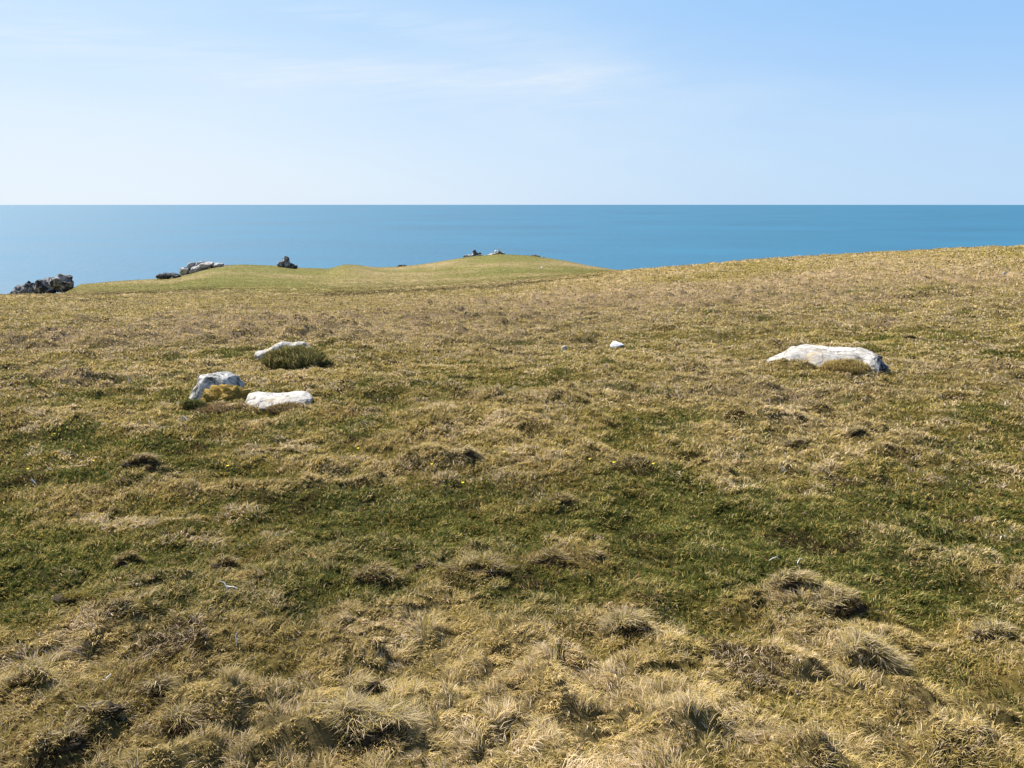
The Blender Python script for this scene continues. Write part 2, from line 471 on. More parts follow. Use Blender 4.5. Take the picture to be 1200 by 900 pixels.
def ground_colour(x, y):
    r = np.hypot(x, y)
    g, s, p, u = zones(x, y)
    one = np.ones_like(x)
    c = one[:, None] * (C_OLIVE * .70)
    c = lerp(c, C_STRAW * .62, s * .6)
    c = lerp(c, C_TAN * .78, p * .8)
    c = lerp(c, C_GREEN * .8, g * .8)
    c = lerp(c, C_RUST * .6, u * .6)
    # far slopes have no built blades: there the ground carries the colour of the sward
    far = sstep(25, 75, r)
    c = c * (.38 + .55 * far)[:, None]
    hd = headland(np.maximum(r, .1), x)
    hg = lerp(one[:, None] * np.array([.175, .156, .052]), np.array([.255, .202, .100]), np.clip(fbm(x * .05, y * .06, 303, 6, .65) * 4 - 1.55, 0, 1))
    hg = lerp(hg, np.array([.125, .130, .034]), np.clip(fbm(x * .04, y * .05, 313, 5, .6) * 4 - 1.7, 0, 1) * .8)
    c = lerp(c, hg, hd)
    return lerp(c, np.array([.062, .055, .02]), np.clip(field(SEDGE, x, y) * 1.6 * fbm(x * .5, y * .5, 77, 3) - .25, 0, .7) * sstep(20, 40, r))


# ------------------------------------------------------------------ ground sheet
def build_ground():
    rr = [0.0, 0.25, 0.5, 0.75]
    r = 1.0
    while r < 130: rr.append(r); r *= 1.0085
    while r < 420: rr.append(r); r *= 1.013
    while r < 2600: rr.append(r); r *= 1.09
    rr = np.array(rr[1:])
    fine = np.radians(np.arange(-47, 47.01, 0.2))
    coarse = np.radians(np.arange(50, 310.01, 4.0))
    az = np.concatenate([fine, coarse])
    na, nr = len(az), len(rr)
    A, Rm = np.meshgrid(az, rr)
    x = (Rm * np.sin(A)).ravel(); y = (Rm * np.cos(A)).ravel()
    z = H(x, y)
    v = np.stack([x, y, z], 1)
    v = np.vstack([v, [[0, 0, 0.02]]])
    i = np.arange(nr - 1)[:, None] * na; j = np.arange(na)[None, :]; j2 = (j + 1) % na
    q = np.stack([i + j, i + j2, i + na + j2, i + na + j], -1).reshape(-1, 4)[:, ::-1]
    tris = np.concatenate([q[:, [0, 1, 2]], q[:, [0, 2, 3]]])
    c = nr * na
    cen = np.stack([np.full(na, c), (np.arange(na) + 1) % na, np.arange(na)], -1)
    tris = np.concatenate([tris, cen])
    col = ground_colour(v[:, 0], v[:, 1])
    o = mesh_np('ground', v, tris, MAT_TURF, color=col)
    o['kind'] = 'structure'


build_ground()

# sea and its bed-less sheet out to the horizon
def build_sea():
    bm = bmesh.new()
    bmesh.ops.create_circle(bm, cap_ends=True, radius=45000, segments=256)
    for v in bm.verts: v.co.z = SEA_Z
    o = from_bm('sea', bm, sea_material(), smooth=False)
    o['kind'] = 'structure'


build_sea()


# ------------------------------------------------------------------ grass blades
def blades(px, py, pz, h, w, lean, ldir, col_root, col_tip, spread_face):
    """one tapering bent blade per entry: 5 vertices, 3 triangles"""
    n = len(px)
    up1 = 0.55; s, c = np.sin(ldir), np.cos(ldir)
    fx, fy = np.cos(spread_face), np.sin(spread_face)
    V = np.empty((n, 5, 3), dtype=np.float32)
    base = np.stack([px, py, pz], 1)
    mid = base + np.stack([s * h * lean * .35, c * h * lean * .35, h * (.58 - .10 * lean)], 1)
    tip = base + np.stack([s * h * lean * 1.0, c * h * lean * 1.0, h * (1.0 - .42 * lean)], 1)
    wv = np.stack([fx * w * .5, fy * w * .5, np.zeros(n)], 1)
    V[:, 0] = base - wv; V[:, 1] = base + wv
    V[:, 2] = mid - wv * .8; V[:, 3] = mid + wv * .8; V[:, 4] = tip
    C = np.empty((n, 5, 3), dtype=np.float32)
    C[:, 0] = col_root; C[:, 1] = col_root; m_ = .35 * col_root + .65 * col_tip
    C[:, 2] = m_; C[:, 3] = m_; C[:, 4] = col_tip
    i = (np.arange(n) * 5)[:, None]
    T = np.concatenate([i + [0, 1, 3], i + [0, 3, 2], i + [2, 3, 4]], 1).reshape(-1, 3)
    return V.reshape(-1, 3), T, C.reshape(-1, 3)


def build_grass():
    # density per square metre falls with the square of distance past 3.5 m
    rt = np.geomspace(1.0, 245, 4000)
    rho = np.where(rt < 3.5, 30000.0, 30000.0 * (3.5 / rt) ** 2.25)
    rho = rho * (1 + .6 * sstep(60, 110, rt))
    az_half = math.radians(43)
    cdf = np.cumsum(rho * rt * np.gradient(rt)) * 2 * az_half
    n = int(cdf[-1]); print('blades', n)
    r = np.interp(RNG.random(n) * cdf[-1], cdf, rt)
    az = (RNG.random(n) * 2 - 1) * az_half
    x = r * np.sin(az); y = r * np.cos(az)
    far = np.maximum(r - 5, 0)
    k = np.minimum(1 + far * .045, 3.4)                      # sward is drawn in larger tufts with distance
    # tufts: blades gather, share lean and hue
    cs = 0.075 * np.array([1.0])
    d1, vx, vy, t1, t2 = worley(x, y, 0.085, 7)
    d2, ux, uy, q1, q2 = worley(x, y, 0.30, 77)
    near = 1 - sstep(9, 22, r)
    x = x + vx * .16 * near + ux * .06; y = y + vy * .16 * near + uy * .06
    t1 = np.where(r > 16, q1, t1); t2 = np.where(r > 16, q2, t2)
    g, s, p, u = zones(x, y)
    mic = H_micro(x, y)
    z = H_base(x, y) + mic - .003
    # mossy green keeps to the little hollows of the near turf
    med = np.median(mic[r < 8])
    hol = np.clip((med - mic) / .05, -.6, 1) * (1 - sstep(8, 14, r))
    g = np.clip(g + .38 * hol * (.4 + fbm(x * 6, y * 6, 611, 2)), 0, 1); s = np.clip(s - .3 * hol, 0, 1)
    ex = x + (fbm(x * 5, y * 5, 821, 2) - .5) * .25; ey = y + (fbm(x * 5, y * 5, 831, 2) - .5) * .25
    e1, _, _, e2, e3 = worley(ex, ey, .34, 811)
    f1, _, _, f2, f3 = worley(ex, ey, .95, 911)
    dk = sstep(.84, .90, e2) * (1 - sstep(.20 + .2 * e3, .34 + .2 * e3, e1)) * (1 - sstep(14, 24, r))  # dark brown spots: tussock shade put into blade colour, plus dead growth
    dk = dk + sstep(.78, .86, f2) * (1 - sstep(.14 + .18 * f3, .24 + .2 * f3, f1)) * sstep(7, 14, r) * (1 - headland(r))
    dk = np.clip(dk, 0, 1)
    clump = sstep(.58, .74, e3) * (1 - sstep(.3, .55, e1)) * (1 - sstep(12, 22, r))
    clump = clump + sstep(.55, .7, f3) * (1 - sstep(.25, .5, f1)) * sstep(9, 16, r)
    clump = np.clip(clump, 0, 1) * np.clip(1 - .8 * g, 0, 1)
    rnd = RNG.random(n); rn2 = RNG.random(n); rn3 = RNG.random(n)
    tall = np.clip(s * .5 + p * .4 + .75 * clump, 0, 1) * (1 - .7 * g) * (1 - .6 * dk)
    h = (.023 + .022 * rnd) * (1 - tall) + (.028 + .034 * rnd * (.4 + t1)) * tall
    h = .82 * h * (.75 + .6 * t2) * (1 + .25 * u) * k * (1 - .55 * headland(r))
    w = np.maximum(.0023, r * .00100) * (.8 + .6 * rn2)
    ldir = t1 * 6.283 * 1.3 + (rn3 - .5) * 4.0 + q2 * 2.0
    # dead straw lies combed over by the wind towards the right
    ldir = np.where((tall > .35) & (q1 > .4), ldir * .6 + 1.0, ldir)
    lean = np.clip(.45 + .6 * RNG.random(n) + .3 * tall, 0, 1.25)
    # which kind of blade
    pick = RNG.random(n)
    pg = np.clip(.07 + 1.0 * g - .45 * s - .4 * p - .3 * clump, .02, .9)
    ps = np.clip(.16 + .62 * s + .2 * (t2 - .5) - .25 * g, .03, .9)
    pp = np.clip(.03 + .22 * s * (t1 > .5) + .40 * p - .15 * g + .5 * clump, .01, .9)
    pu = np.clip(.02 + .55 * u + .07 * (q1 > .85), 0, .7)
    tot = pg + ps + pp + pu + .42
    a = pick * tot
    tip = np.empty((n, 3))
    olive = lerp(np.ones((n, 1)) * C_OLIVE, C_YOL, np.clip(t2 * 1.2 - .1 + (rn2 - .5) * .6, 0, 1))
    green = lerp(np.ones((n, 1)) * C_GREEN, C_LUSH, np.clip(t1 + (rn3 - .5) * .7, 0, 1))
    straw = lerp(np.ones((n, 1)) * C_STRAW, C_YOL * 1.3, np.clip(q2 * .35 + (rnd - .5) * .5 - .05, 0, 1))
    pale = lerp(np.ones((n, 1)) * C_PALE, C_TAN, np.clip(p * .75 + (rn2 - .5) * .4, 0, 1))
    rust = lerp(np.ones((n, 1)) * C_BROWN, C_RUST, rn3)
    tip[:] = olive
    m = a < pg + ps + pp + pu; tip[m] = rust[m]
    m = a < pg + ps + pp; tip[m] = pale[m]
    m = a < pg + ps; tip[m] = straw[m]
    m = a < pg; tip[m] = green[m]
    sd = np.clip(field(SEDGE, x, y) * 1.6 * fbm(x * .5, y * .5, 77, 3) - .25, 0, .7) * sstep(15, 30, r)
    dm = RNG.random(n) < np.maximum(dk * .60, sd)
    tip[dm] = (C_BROWN * .62) * (.6 + .9 * rn3[dm])[:, None]
    hg = ground_colour(x, y) * 1.15
    tip = lerp(tip, hg, headland(r, x) * .70)
    tip = np.array([1.05, 1.02, 1.08]) * tip * ((.70 + .56 * RNG.random(n)) * (.78 + .44 * fbm(x * .9, y * .5, 951, 4)))[:, None]
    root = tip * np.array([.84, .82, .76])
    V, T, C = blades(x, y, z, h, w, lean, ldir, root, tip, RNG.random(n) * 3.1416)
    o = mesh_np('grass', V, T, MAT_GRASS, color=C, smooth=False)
    o['kind'] = 'stuff'


build_grass()


# ------------------------------------------------------------------ tussocks
def build_tussock(i, spec, label):
    X, Y, wp, hp = TUSS[i]
    x, y, _, w, h = TUSS_W[i]
    z = hz(x, y)
    t = empty('grass_tussock', (x, y, z), label, 'tussock', 'grass tussocks standing out of the turf')
    rs = np.random.default_rng(500 + i)
    # eroded peaty foot, coloured dark for the shade under the overhang
    bm = bmesh.new()
    bmesh.ops.create_icosphere(bm, subdivisions=4, radius=1)
    off = Vector((i * 3.7, i * 1.3, 0))
    for v in bm.verts:
        n_ = mn.fractal(v.co * 2.2 + off, .9, 2.1, 4)
        v.co = v.co * (1 + .45 * n_)
        v.co.x *= w * .34; v.co.y = v.co.y * w * .20 + w * .13; v.co.z = v.co.z * h * .20
    from_bm('shaded_peat_foot', bm, MAT_PEAT_SHADE, t)
    # blades: a straw lip rooted over the crown, short growth down the viewer's side, browned to paint its shade
    n = int(2200 if w > .1 else 1000)
    nl = 5
    lx = (rs.random(nl) - .5) * w * .85; ly = w * (.02 + .30 * rs.random(nl)); lr = w * (.12 + .20 * rs.random(nl)); lh = .55 + .6 * rs.random(nl)
    ii = rs.integers(0, nl, n)
    a = rs.random(n) * 6.283; q = np.sqrt(rs.random(n))
    bx = lx[ii] + np.cos(a) * q * lr[ii]; by = ly[ii] + np.sin(a) * q * lr[ii] * .8
    qq = np.clip((bx / (w * .5)) ** 2 + ((by - w * .1) / (w * .4)) ** 2, 0, 1)
    wx = x + bx; wy = y + by
    bz = H(wx, wy) - z + h * .22 * (1 - qq) - .004
    front = by < w * (.04 + .08 * np.sin(bx / w * 7 + i))
    hh = h * (.18 + .32 * rs.random(n) ** 1.6) * lh[ii] * spec.get('tall', 1.0)
    hh = np.where(front, hh * .55, hh)
    ww = np.full(n, max(.0026, .0010 * math.hypot(x, y))) * (.7 + .6 * rs.random(n))
    ldir = np.arctan2(bx - lx[ii], by - ly[ii]) + (rs.random(n) - .5) * 2.6
    ldir = np.where(rs.random(n) < .55, 1.3 + .8 * np.sin(ii * 2.1 + i) + (rs.random(n) - .5) * 2.2, ldir)
    lean = .6 + .75 * rs.random(n)
    mixv = rs.random(n); gcol = spec.get('green', .10)
    c1 = lerp(np.ones((n, 1)) * C_STRAW * .9, C_PALE * .95, rs.random(n))
    c1 = np.where((rs.random(n) < .25)[:, None], C_YOL, c1)
    c1 = np.where((mixv < gcol)[:, None], C_OLIVE * .9, c1)
    c1 = np.where((mixv > 1 - spec.get('brown', .18))[:, None], C_BROWN * 1.5, c1)
    c1 = np.where((front & (rs.random(n) < .7))[:, None], C_BROWN * .8, c1)
    c1 = c1 * (.7 + .5 * rs.random(n))[:, None]
    V, T, C = blades(bx, by, bz, hh, ww, lean, ldir, c1 * .7, c1, rs.random(n) * 3.14)
    mesh_np('grass_tuft', V, T, MAT_GRASS, t, color=C, smooth=False)


TLAB = [
    "low brown tussock alone in the yellowish turf, between the grey boulder and the green hollow",
    "dark footed tussock in the green hollow, just behind the forked white twig",
    "small dark tussock at the back of the green hollow, left of the forked twig's tussock",
    "wide straw tussock over a dark hollow, at the near edge of the green strip",
    "broad dark tussock with pale grass over its top, amid the green strip",
    "greyish brown tussock beside the broad dark one, half sunk in green turf",
    "straw tussock with a long dark overhang beside a green pocket, alone below the middle",
    "biggest overhanging tussock on the right, with black shade under a pale grass lip",
    "pale straw tussock leaning over a small black hole, beside the big overhanging one",
    "dark tussock close to the viewer at lower left, nearest of a close pair",
    "dark tussock at lower left, farther of a close pair",
    "bushy dark tussock near the lower left corner with grey dead stems",
    "dark low tussock in a small green patch below the wide straw tussock",
    "dark tussock with grey stems cut by the bottom edge, nearest the left corner",
    "grey straw tussock nearest the right edge of the foreground",
    "round pale straw tussock at lower right, like a bleached mop",
    "grey brown tussock at the near rim of the left green hollow",
    "small dark tussock on the back rim of the green strip, near the middle",
    "little brown tussock in yellow turf, in line below the flat pale slab",
    "small dark tussock in the straw belt in front of the long white slab",
    "smallest pale tussock beside the small dark one in the straw belt",
    "greyish tussock at the left edge of the foreground, behind the corner tussock",
    "narrow dark tussock between the wide straw tussock and the broad dark one",
    "long low green tussock in the left end of the green hollow",
    "tiny black tussock in the tan grass behind the long white slab",
    "large blond straw tussock at the bottom, tallest and palest of all",
    "thin dark tussock beside the greyish brown one, facing the middle of the field",
]
for i in range(len(TUSS)):
    sp = {}
    if i in (15, 25): sp = {'tall': 1.3, 'green': .02, 'brown': .03}
    if i in (1, 2, 3, 4, 5, 16, 17, 22, 26): sp = {'green': .30, 'brown': .34}
    if i in (23,): sp = {'green': .7}
    if i in (9, 10, 11, 13, 0): sp = {'brown': .35}
    build_tussock(i, sp, TLAB[i])


# ------------------------------------------------------------------ stones
def chisel(bm, cuts, seed, rough=.05, rscale=2.0, flat=None, lo=.55):
    """cut a lumpy ball back to flat faces, then roughen it"""
    rs = random.Random(seed)
    planes = []
    for _ in range(cuts):
        n = Vector((rs.gauss(0, 1), rs.gauss(0, 1), rs.gauss(0, 1))).normalized()
        planes.append((n, rs.uniform(lo, .85)))
    if flat: planes += flat
    for v in bm.verts:
        for n, o in planes:
            d = v.co.dot(n) - o
            if d > 0: v.co -= n * d
    off = Vector((seed * 1.7, seed * .9, seed * 2.3))
    for v in bm.verts:
        f = mn.fractal(v.co * rscale + off, .8, 2.0, 5)
        v.co += v.normal * f * rough if v.normal.length else Vector()
    return bm


def stone_bm(size, cuts, seed, rough=.06, rscale=2.0, sub=5, flat=None, lo=.55):
    bm = bmesh.new()
    bmesh.ops.create_icosphere(bm, subdivisions=sub, radius=1)
    bm.normal_update()
    chisel(bm, cuts, seed, rough, rscale, flat, lo)
    for v in bm.verts:
        v.co = Vector((v.co.x * size[0], v.co.y * size[1], v.co.z * size[2]))
    return bm


def add_to(bm, other, loc=(0, 0, 0), rot=(0, 0, 0)):
    from mathutils import Euler
    R = Euler(rot).to_matrix()
    vs = [bm.verts.new(R @ v.co + Vector(loc)) for v in other.verts]
    for f in other.faces:
        bm.faces.new([vs[v.index] for v in f.verts])
    other.free()


def loft_stone(stations, seed, nu=90, nv=40, rough=.012, rscale=9.0, e=.55):
    """stations: (u, y_front, y_back, z_low, z_top) along x; rounded-box sections, closed ends"""
    S = np.array(stations, dtype=float)
    us = np.linspace(S[0, 0], S[-1, 0], nu)
    bm = bmesh.new(); rings = []
    off = Vector((seed * 2.1, seed, seed * .3))
    for k, u in enumerate(us):
        yf, yb, zl, zt = (np.interp(u, S[:, 0], S[:, j]) for j in (1, 2, 3, 4))
        ring = []
        for j in range(nv):
            a = 2 * math.pi * j / nv
            ca, sa = math.cos(a), math.sin(a)
            px = math.copysign(abs(ca) ** e, ca); pz = math.copysign(abs(sa) ** e, sa)
            co = Vector((u, (yf + yb) / 2 + px * (yb - yf) / 2, (zl + zt) / 2 + pz * (zt - zl) / 2))
            ring.append(bm.verts.new(co))
        rings.append(ring)
    for a, b in zip(rings, rings[1:]):
        for j in range(nv):
            bm.faces.new((a[j], a[(j + 1) % nv], b[(j + 1) % nv], b[j]))
    for ring, flip in ((rings[0], False), (rings[-1], True)):
        c = Vector((0, 0, 0))
        for v in ring: c += v.co
        cv = bm.verts.new(c / nv)
        for j in range(nv):
            f = (ring[j], cv, ring[(j + 1) % nv])
            bm.faces.new(f[::-1] if flip else f)
    bmesh.ops.recalc_face_normals(bm, faces=bm.faces)
    bm.normal_update()
    for v in bm.verts:
        f = mn.fractal(v.co * rscale + off, .75, 2.0, 6)
        g = mn.cell(v.co * rscale * .6 + off) - .5
        v.co += v.normal * (f * rough + g * rough * .35)
    return bm


def px_scale(X, Y):
    x, y, z = on_turf(X, Y)
    d = (y * CP + (ZC - z) * SP)                # depth along the view axis
    return x, y, z, d / F


# long white slab on the right
x, y, z, k = px_scale(972, 433)
zg = hz(x, y)
slab = empty('stone_slab', (x, y, zg), 'long low white stone slab with a dark broken end, lying in the grass by itself', 'stone')
sb = loft_stone([(-72 * k, .14, .19, -.06, 3 * k), (-66 * k, .07, .22, -.06, 9 * k), (-55 * k, .01, .28, -.06, 16 * k), (-45 * k, -.03, .34, -.06, 23 * k), (-30 * k, -.05, .40, -.06, 25 * k),
                 (-8 * k, -.08, .43, -.06, 26 * k), (15 * k, -.06, .44, -.06, 26 * k), (34 * k, -.07, .44, -.06, 25 * k), (47 * k, -.08, .42, -.06, 22 * k), (54 * k, -.04, .36, -.06, 18 * k)],
                3, e=.50, rough=.018, rscale=6)
# a tilted plate: its broad face leans back from the viewer
for v in sb.verts:
    v.co.z *= .76
    v.co.y += max(v.co.z, 0) * 1.05
from_bm('slab', sb, MAT_SLAB, slab)
bb = bmesh.new()
for q, (dx, dy, dz, s) in enumerate([(51, .14, 10, (.06, .09, .07)), (54, .20, 7, (.06, .09, .06)), (52, .30, 11, (.06, .09, .07)), (58, .24, 3, (.06, .08, .05)), (51, .10, 3, (.035, .06, .06))]):
    add_to(bb, stone_bm(s, 9, 60 + q, .05, 2.5, 4), (dx * k, dy, dz * k), (q * .7, q * .4, q))
from_bm('broken_end', bb, MAT_BREAK, slab)
slab.rotation_euler = (0, 0, -.36)

# grey-white boulder on the left
x, y, z, k = px_scale(253, 468)
zg = hz(x, y)
b = stone_bm((33 * k, .26, 28 * k), 0, 12, .09, 1.9, 5, flat=[
    (Vector((.93, -.1, .36)).normalized(), .70), (Vector((-.25, -.1, 1)).normalized(), .86), (Vector((.35, 0, 1)).normalized(), .88), (Vector((-.9, -.2, .3)).normalized(), .86),
    (Vector((0, -1, .35)).normalized(), .70), (Vector((-.5, -.75, .35)).normalized(), .80), (Vector((0, 1, 0)), .8)])
o = from_bm('boulder', b, MAT_BOULDER); o.location = (x - 2 * k, y + .12, zg + 3 * k); o.rotation_euler = (0, math.radians(3), math.radians(-8))
tag(o, 'rounded grey and white boulder standing in the grass with ochre moss against it', 'stone')
BOULDER = (x, y, zg, k)

# flat pale slab just to its side
x2, y2, z2, k2 = px_scale(322, 477)
zg2 = hz(x2, y2)
fb = loft_stone([(-40 * k2, .20, .30, -.05, 12 * k2), (-34 * k2, .14, .36, -.05, 13 * k2), (-22 * k2, .02, .40, -.05, 12 * k2), (-12 * k2, -.02, .40, -.05, 11 * k2), (0, -.03, .40, -.05, 12 * k2),
                 (14 * k2, -.02, .42, -.05, 14 * k2), (26 * k2, .03, .42, -.05, 12 * k2), (34 * k2, .10, .36, -.05, 9 * k2), (38 * k2, .18, .28, -.05, 7 * k2)], 8, e=.7, rough=.010, rscale=9)
for v in fb.verts:
    v.co.z *= .68
    v.co.y += max(v.co.z, 0) * 1.1 - .06
o = from_bm('stone_slab', fb, MAT_SLAB); o.location = (x2, y2, zg2)
tag(o, 'flat pale stone slab sunk in the grass beside the rounded boulder', 'stone')

# ochre moss cushion leaning on the boulder
x, y, zg, k = BOULDER
bm = bmesh.new(); bmesh.ops.create_icosphere(bm, subdivisions=5, radius=1); bm.normal_update()
for v in bm.verts:
    f = mn.fractal(v.co * 2.6 + Vector((4, 4, 4)), .8, 2, 6)
    v.co *= 1 + .32 * f
    v.co = Vector((v.co.x * 27 * k, v.co.y * .16, v.co.z * 17 * k))
moss = empty('moss_cushion', (x + 17 * k, y - .12, zg + 2 * k), 'ochre moss cushion pressed against the foot of the rounded boulder', 'moss')
from_bm('cushion', bm, MAT_MOSS, moss)
n = 1500
a = RNG.random(n) * 6.283; q = np.sqrt(RNG.random(n)) * .97
bx = np.cos(a) * q * 27 * k; by = np.sin(a) * q * .16; bz = np.sqrt(1 - q * q) * 17 * k * .95
c1 = lerp(np.ones((n, 1)) * np.array([.34, .22, .05]), np.array([.42, .32, .10]), RNG.random(n))
V, T, C = blades(bx, by, bz, .014 + .02 * RNG.random(n), np.full(n, .007), .3 + .6 * RNG.random(n), a, c1 * .7, c1, RNG.random(n) * 3.14)
mesh_np('moss_shoots', V, T, MAT_GRASS, moss, color=C, smooth=False)


def shrub(name, X, Y, wp, hp, label, cat, cols, group=None, dens=2200, shoot=.05, foot=MAT_SWARD, depth=.5, shape=.50):
    x, y, z, k = px_scale(X, Y)
    zg = hz(x, y)
    t = empty(name, (x, y, zg), label, cat, group)
    w, h = wp * k * .5, hp * k
    dp = w * depth
    bm = bmesh.new(); bmesh.ops.create_icosphere(bm, subdivisions=4, radius=1)
    for v in bm.verts:
        v.co *= 1 + .45 * mn.fractal(v.co * 2 + Vector((X, Y, 0)), .8, 2, 4)
        v.co = Vector((v.co.x * w * .78, v.co.y * dp * .72 + dp * .55, v.co.z * h * shape * .52))
    from_bm('woody_base', bm, foot, t)
    rs = np.random.default_rng(int(X) * 7 + int(Y))
    n = int(dens * 1.6)
    a = rs.random(n) * 6.283; q = np.sqrt(rs.random(n))
    bx = np.cos(a) * q * w; by = np.sin(a) * q * dp + dp * .5; bz = h * (shape + .12) * np.sqrt(1 - q * q * .97) - .01
    lump = fbm(bx / w * 3 + 5, by / w * 3 + bz / h, int(X), 3)
    bz = bz * (.45 + .8 * lump)
    cc = np.array(cols); ci = rs.integers(0, len(cols), n)
    c1 = cc[ci] * (.7 + .6 * rs.random(n))[:, None]
    ww = np.full(n, max(.004, .0012 * y))
    V, T, C = blades(bx, by, bz, shoot * (.5 + rs.random(n)), ww, .2 + .9 * rs.random(n), a + (rs.random(n) - .5) * 3.4, c1 * .85, c1, rs.random(n) * 3.14)
    mesh_np('shoots', V, T, MAT_GRASS, t, color=C, smooth=False)
    return t


heath = [(.19, .125, .065), (.30, .20, .105), (.42, .30, .15), (.24, .20, .07)]
shrub('heather_clump', 250, 485, 60, 9, 'brown heather clump in front of the rounded boulder and its moss', 'heather', heath, shoot=.05, depth=.6)
shrub('heather_clump', 334, 483, 46, 7, 'small reddish heather clump along the front of the flat slab', 'heather', heath, shoot=.05, dens=1000, depth=.6)
shrub('grass_hummock', 340, 431, 74, 26, 'dark green shaggy hummock hiding most of a pale stone', 'hummock',
      [(.13, .125, .038), (.21, .19, .055), (.42, .33, .15), (.10, .09, .03)], shoot=.085, depth=1.0, dens=3600)
shrub('grass_hummock', 996, 438, 54, 15, 'ochre grass hummock growing against the front of the long white slab', 'hummock',
      [(.36, .27, .09), (.50, .39, .16), (.30, .24, .08), (.40, .27, .11)], shoot=.07, depth=.9, foot=MAT_MOSS, dens=3000)
shrub('grass_hummock', 225, 482, 30, 17, 'small deep green grass hummock at the side of the rounded boulder', 'hummock',
      [(.10, .12, .03), (.17, .17, .05), (.30, .25, .10)], shoot=.05, dens=1600)

# pale stone mostly hidden by the shaggy hummock: two exposed ribs of one slab
x, y, z, k = px_scale(326, 424)
zg = hz(x, y)
st = empty('stone_slab', (x, y + .30, zg), 'pale sloping stone showing in two slivers behind the dark shaggy hummock', 'stone')
s1 = loft_stone([(-37 * k, .02, .08, -.1, 5 * k), (-34 * k, -.06, .12, -.1, 8 * k), (-29 * k, -.08, .16, -.1, 9 * k), (-22 * k, -.08, .2, -.1, 11 * k), (-12 * k, -.05, .24, -.1, 18 * k), (-3 * k, -.03, .26, -.1, 21 * k),
                 (6 * k, 0, .3, -.1, 19 * k), (14 * k, 0, .3, -.1, 21 * k), (22 * k, .03, .28, -.1, 20 * k), (30 * k, .1, .2, -.1, 14 * k)], 21, e=.75, rough=.018, rscale=7)
for v in s1.verts: v.co.z *= .86
from_bm('slab', s1, MAT_SLAB, st)


def small_stone(X, Y, wp, hp, mat, label, seed, name='stone', depth=.8):
    x, y, z, k = px_scale(X, Y)
    zg = hz(x, y)
    b = stone_bm((wp * k * .62, wp * k * .62 * depth, hp * k * .85), 10, seed, .05, 2.2, 4)
    o = from_bm(name, b, mat); o.location = (x, y + wp * k * .3, zg + hp * k * .25)
    o.rotation_euler = (0, .1, seed)
    tag(o, label, 'stone')
    return o


small_stone(723, 407, 18, 6, MAT_QUARTZ, 'small bright white stone alone in the middle of the field', 4)
small_stone(661, 410, 7, 5, MAT_SLAB, 'tiny pale stone in the grass beside the bright white one', 5)
small_stone(355, 427, 6, 4, MAT_QUARTZ, 'tiny white stone just in front of the dark shaggy hummock', 6)
small_stone(918, 553, 7, 6, MAT_SLAB, 'little pale stone at the rim of the green strip below the long slab', 9)
small_stone(1178, 322, 5, 3, MAT_SLAB, 'speck of pale stone near the crest of the near slope at the far right', 10)


# ------------------------------------------------------------------ crags on the headland
def crag(X, Ybase, D, blocks, mat, label, name='rock_outcrop', cat='rocks'):
    """blocks: (photo dx px, dz px, half width px, half height px, depth factor, tilt)"""
    zt = ZC - D * float(slope_of_row(Ybase))
    k = (D * CP + (ZC - zt) * SP) / F                  # metres per photo pixel at forward distance D
    x = (X - 600) * k
    y = D
    bm = bmesh.new()
    for q, (dx, dz, hw, hh, df, tilt) in enumerate(blocks):
        s = stone_bm((hw * k * 1.25, hw * k * 1.1 * df, hh * k * 1.25), 14, int(X) + q * 5, .12, 1.7, 4, lo=.54)
        add_to(bm, s, (dx * k, (q % 3 - 1) * .5 * hw * k * df, dz * k), (0, tilt, random.uniform(-.5, .5)))
    o = from_bm(name, bm, mat, smooth=False); o.location = (x, y, zt)
    tag(o, label, cat)
    return o


D1 = 150
crag(54, 346, D1, [(-29, 4, 8, 8, 1, .2), (-20, 7, 9, 9, 1, -.3), (-13, 6, 6, 8, 1, -.5), (-3, 9, 8, 11, 1, -.4), (5, 12, 8, 8, 1, -.3), (8, 16, 10, 5, 1, -.2), (17, 17, 9, 6, 1, -.25), (25, 20, 8, 5, 1, .1), (16, 9, 9, 7, 1, -.5), (4, 2, 8, 7, 1, -.5), (-8, 0, 10, 8, 1, 0), (-24, -2, 10, 8, 1, 0), (30, 14, 7, 5, 1, .3), (22, 10, 9, 6, 1, 0)],
     MAT_CRAG, 'large jagged rock outcrop with black clefts at the left end of the headland')
crag(198, 325, 160, [(-8, 1, 5, 3, 1, -.2), (-2, 2, 6, 3.5, 1, -.1), (5, 2, 6, 3, 1, .1), (9, 1, 4, 2, 1, 0)],
     MAT_CRAGD, 'small low dark rock outcrop left of the long pale outcrop on the headland edge')
crag(240, 316, 168, [(-22, -1, 6, 5, 1, -.5), (-15, 2, 7, 5, 1, -.4), (-6, 5, 8, 4.5, 1, -.2), (4, 5, 8, 4, 1, -.1), (13, 4.5, 8, 3, 1, 0), (20, 4.0, 6, 2.2, 1, .05), (-8, 0, 9, 5, 1, -.3)],
     MAT_CRAGP, 'long pale rock outcrop sloping up onto the green headland mound')
crag(336, 313, 176, [(-6, 2, 4, 4, 1, .1), (0, 3, 5, 5, 1, .3), (-2, 8, 4, 4, 1, -.2), (1, 10, 2.5, 3, 1, .1), (5, 1, 5, 4, 1, .6), (9, 0, 3, 3, 1, .3)],
     MAT_CRAG, 'pointed stack of rock standing alone on the headland skyline')
crag(472, 312, 205, [(-3, 0, 2.5, 2, 1, 0), (2, .2, 2.6, 1.6, 1, .2)], MAT_CRAGD, 'pair of joined small dark rocks on the low skyline between two mounds')
